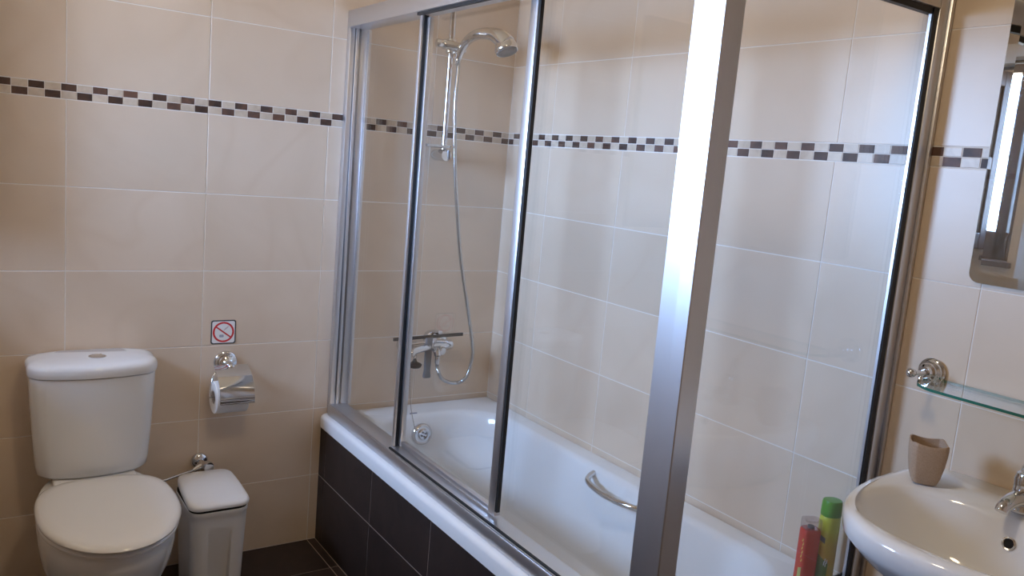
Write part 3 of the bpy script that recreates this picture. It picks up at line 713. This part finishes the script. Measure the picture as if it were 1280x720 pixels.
# glass: straight back edge, rounded front corners
out = []
L0, L1, DP = -2.325, -1.795, 0.130
for k in range(13):
    a = math.radians(90*k/12); out.append((-DP+0.085*(1-math.sin(a)), L1-0.075+0.075*math.cos(a)))
for k in range(13):
    a = math.radians(90*k/12); out.append((-DP+0.085*(1-math.cos(a)), L0+0.075-0.075*math.sin(a)))
out = [(-0.008, L1)] + out + [(-0.008, L0)]
bm = loft([[Vector((x, y, SHZ)) for x, y in out], [Vector((x, y, SHZ+0.006)) for x, y in out]])
for f in bm.faces:
    if len(f.verts) == 4: f.material_index = 1
hp_('glass_plate', bm, ['shelf_glass', 'green_glass_edge'], sm=0)

# ------------------------------------------------------------------ washbasin
SYC, SZ = -2.062, 0.850
bas = thing('washbasin', 'white ceramic washbasin below the glass shelf', 'washbasin', (-0.2, SYC, 0.66))
wo = Vector((-0.2, SYC, 0.66))
def wp(name, bm, mt, par=None, sm=45):
    o = link(name, bm, mt, par if par is not None else bas, sm)
    if par is None: o.location = -wo
    return o
NS = 96
def bout(hw, dep, zf, cdep=0.13, e=2.35, back=0.002, hb=None):
    """basin outline: straight back on the wall, D-shaped front"""
    pts = []
    for i in range(NS):
        a = 2*math.pi*i/NS; c, s = math.cos(a), math.sin(a)
        if s >= 0:      # front
            x = cdep + math.copysign(abs(s)**(2/e), s)*(dep-cdep)
            y = math.copysign(abs(c)**(2/e), c)*hw
        else:
            x = cdep - abs(s)**(2/6.0)*(cdep-back)
            y = math.copysign(abs(c)**(2/6.0), c)*hw
        pts.append(Vector((-x, SYC+y, zf)))
    return pts
def bin_(hw, d0, d1, zf, e=2.2):
    c0 = (d0+d1)/2; out = []
    for i in range(NS):
        a = 2*math.pi*i/NS; c, s = math.cos(a), math.sin(a)
        ee = e if s >= 0 else 3.0
        out.append(Vector((-(c0+math.copysign(abs(s)**(2/ee), s)*(d1-d0)/2), SYC+math.copysign(abs(c)**(2/ee), c)*hw, zf)))
    return out
bl_ = [bout(0.10, 0.24, 0.655, 0.1), bout(0.14, 0.31, 0.672, 0.11), bout(0.18, 0.385, 0.715, 0.12), bout(0.218, 0.452, 0.765, 0.13), bout(0.238, 0.486, 0.795, 0.13),
       bout(0.2465, 0.500, 0.810, 0.13), bout(0.2485, 0.503, 0.835, 0.13), bout(0.246, 0.500, 0.845, 0.13), bout(0.240, 0.493, 0.8505, 0.13, back=0.003), bout(0.231, 0.482, 0.8515, 0.13, back=0.004),
       bin_(0.212, 0.140, 0.462, 0.849), bin_(0.205, 0.147, 0.454, 0.845), bin_(0.196, 0.155, 0.444, 0.832), bin_(0.178, 0.167, 0.422, 0.79), bin_(0.145, 0.185, 0.385, 0.745), bin_(0.09, 0.215, 0.335, 0.718), bin_(0.04, 0.245, 0.295, 0.709)]
wp('bowl', loft(bl_), 'ceramic')
wp('overflow_ring', lathe([(0.0125, -0.004), (0.0125, 0.0015), (0.0095, 0.0025), (0.0085, 0.001)], (-0.1650, -2.070, 0.803), (-1, 0, 0.28), 24, cap0=False, cap1=False), 'chrome')
wp('overflow_hole_shade', lathe([(0.009, -0.004), (0.009, 0.0008), (0, 0.0008)], (-0.1650, -2.070, 0.803), (-1, 0, 0.28), 24), 'shade_black')  # black disc painted as the shaded hole
wp('drain', lathe([(0.030, -0.003), (0.030, 0.003), (0.026, 0.005), (0.022, 0.002), (0, 0.002)], (-0.27, SYC, 0.7105), (0, 0, 1), 28), 'chrome')

fc = thing('basin_tap', 'chrome single-lever tap on the washbasin', 'tap', (-0.100, -2.056, SZ))
fo = Vector((-0.085, -2.075, SZ+0.0005))
def fp(name, bm, mt='chrome', par=None):
    o = link(name, bm, mt, par if par is not None else fc, 40)
    return o
fp('base', lathe([(0.029, 0.001), (0.030, 0.006), (0.027, 0.012), (0.024, 0.020), (0.022, 0.045), (0.023, 0.065), (0.020, 0.075), (0.008, 0.080), (0, 0.081)], (0, 0, 0), (0, 0, 1), 32))
fp('spout', tube(spline([(0.0, 0, 0.026), (-0.030, 0.0, 0.030), (-0.060, 0.0, 0.029), (-0.080, 0.0, 0.022), (-0.086, 0.0, 0.014)], 6), [0.019, 0.0165, 0.014, 0.0125, 0.012], 18))
fp('lever', tube(spline([(0.0, 0, 0.072), (0.006, 0, 0.088), (0.016, -0.01, 0.104), (0.026, -0.02, 0.112)], 6), [0.012, 0.010, 0.008, 0.007], 14, sx=1.4))

# ------------------------------------------------------------------ tumbler on the basin
cup = thing('tumbler', 'beige sandstone-look tumbler standing on the washbasin rim', 'tumbler', (-0.146, -1.883, 0.8525))
def csec(wd, r, zf, wave=0.0, rot=38, belly=0.0):
    out = []
    pts = rrect(wd, wd, r, 8); fine = []
    n = len(pts)
    for i in range(n):
        a, b = Vector(pts[i]), Vector(pts[(i+1) % n]); fine.append(a)
        if i % 9 == 8:
            for k in range(1, 6): fine.append(a.lerp(b, k/6))
    c, s = math.cos(math.radians(rot)), math.sin(math.radians(rot))
    for p in fine:
        an = math.atan2(p.y, p.x)
        # sides bow outwards, rim dips between the corners
        bo_ = 1 + belly*abs(math.cos(2*an))
        x, y = p.x*bo_, p.y*bo_
        out.append(Vector((c*x-s*y, s*x+c*y, zf - wave*abs(math.cos(2*an)))))
    return out
k_ = 0.80
cl = [csec(0.042, 0.010, 0.0), csec(0.046, 0.010, 0.002), csec(0.054, 0.010, 0.02*k_, 0, 38, .05), csec(0.061, 0.010, 0.05*k_, 0, 38, .08), csec(0.065, 0.010, 0.08*k_, 0, 38, .09), csec(0.066, 0.010, 0.098*k_, 0.001, 38, .09), csec(0.0655, 0.010, 0.108*k_, 0.005, 38, .09), csec(0.0645, 0.010, 0.1095*k_, 0.005, 38, .09),
      csec(0.0605, 0.009, 0.1090*k_, 0.005, 38, .09), csec(0.0595, 0.008, 0.09*k_, 0, 38, .09), csec(0.054, 0.008, 0.05*k_, 0, 38, .06), csec(0.043, 0.008, 0.012)]
link('cup_body', loft(cl), 'sandstone', cup, 35)

# ------------------------------------------------------------------ shower gel and shampoo on the bath rim
def oval(a, b, zf, n=40, e=2.4):
    out = []
    for i in range(n):
        t = 2*math.pi*i/n; c, s = math.cos(t), math.sin(t)
        out.append(Vector((math.copysign(abs(c)**(2/e), c)*a, math.copysign(abs(s)**(2/e), s)*b, zf)))
    return out
def wrap_patch(a, b, t0, t1, z0, z1, e=2.4, off=0.0004, nu=8, slant=0.0):
    """small printed patch that follows an oval bottle wall"""
    bm = bmesh.new(); cols = []
    for i in range(nu+1):
        t = math.radians(t0+(t1-t0)*i/nu); c, s = math.cos(t), math.sin(t)
        x = math.copysign(abs(c)**(2/e), c)*(a+off); y = math.copysign(abs(s)**(2/e), s)*(b+off)
        dz = slant*i/nu
        cols.append((bm.verts.new((x, y, z0+dz)), bm.verts.new((x, y, z1+dz))))
    for p, q_ in zip(cols, cols[1:]): bm.faces.new((p[0], q_[0], q_[1], p[1]))
    return bm
A, B = 0.024, 0.021
sb = thing('shampoo_bottle', 'yellow shampoo bottle with green cap on the bath rim', 'bottle', (-0.057, -1.633, BZ+0.0005))
sb.rotation_euler.z = math.radians(-20)
link('bottle_body', loft([oval(A*s, B*s, zz) for s, zz in ((0.86, 0), (0.96, 0.004), (1.0, 0.012), (1.0, 0.13), (0.99, 0.160), (0.96, 0.175), (0.9, 0.178))]), 'yellow_bottle', sb)
cp_ = link('cap', loft([oval(A*s, B*s, zz) for s, zz in ((0.95, 0.1775), (0.99, 0.179), (0.97, 0.200), (0.93, 0.213), (0.88, 0.216), (0.70, 0.2165))]), 'green_cap', sb)
link('label_leaf', wrap_patch(A, B, 185, 262, 0.022, 0.085, slant=-0.020), 'leaf_print', sb)
link('label_badge', wrap_patch(A, B, 190, 228, 0.118, 0.132, slant=-0.006), 'slate_print', sb)
bm = bmesh.new()
for t0, z0 in ((236, 0.058), (241, 0.066), (246, 0.055), (252, 0.063)):
    merge(bm, wrap_patch(A, B, t0, t0+5, z0, z0+0.010, off=0.0007, nu=2))
link('label_lettering', bm, 'white_print', sb)
A2, B2 = 0.022, 0.018
rb = thing('shower_gel_bottle', 'red shower gel bottle with clear cap on the bath rim', 'bottle', (-0.110, -1.620, BZ+0.0005))
rb.rotation_euler.z = math.radians(-25)
link('bottle_body', loft([oval(A2*s, B2*s, zz, e=4) for s, zz in ((0.9, 0), (0.98, 0.004), (1.0, 0.012), (1.0, 0.138), (0.97, 0.146), (0.85, 0.149))]), 'red_bottle', rb)
link('cap', loft([oval(A2*s, B2*s, zz, e=4) for s, zz in ((1.0, 0.1495), (1.0, 0.168), (0.96, 0.172), (0.7, 0.172), (0.62, 0.165))]), 'clear_plastic', rb)
link('cap_core', loft([oval(0.008, 0.008, zz, e=2) for zz in (0.1492, 0.155)]), 'grey_plastic', rb)
bm = bmesh.new()
for k, (t0, z0, h_) in enumerate(((192, 0.118, .008), (200, 0.108, .009), (194, 0.098, .008), (201, 0.088, .009), (195, 0.078, .008), (203, 0.068, .008))):
    merge(bm, wrap_patch(A2, B2, t0, t0+14, z0, z0+h_*0.45, e=4, nu=3, slant=0.005)); merge(bm, wrap_patch(A2, B2, t0+5, t0+9, z0, z0+h_, e=4, nu=2, slant=0.002))
link('label_lettering', bm, 'yellow_print', rb)
link('label_flower', wrap_patch(A2, B2, 186, 222, 0.020, 0.052, e=4, slant=0.004), 'floral_print', rb)
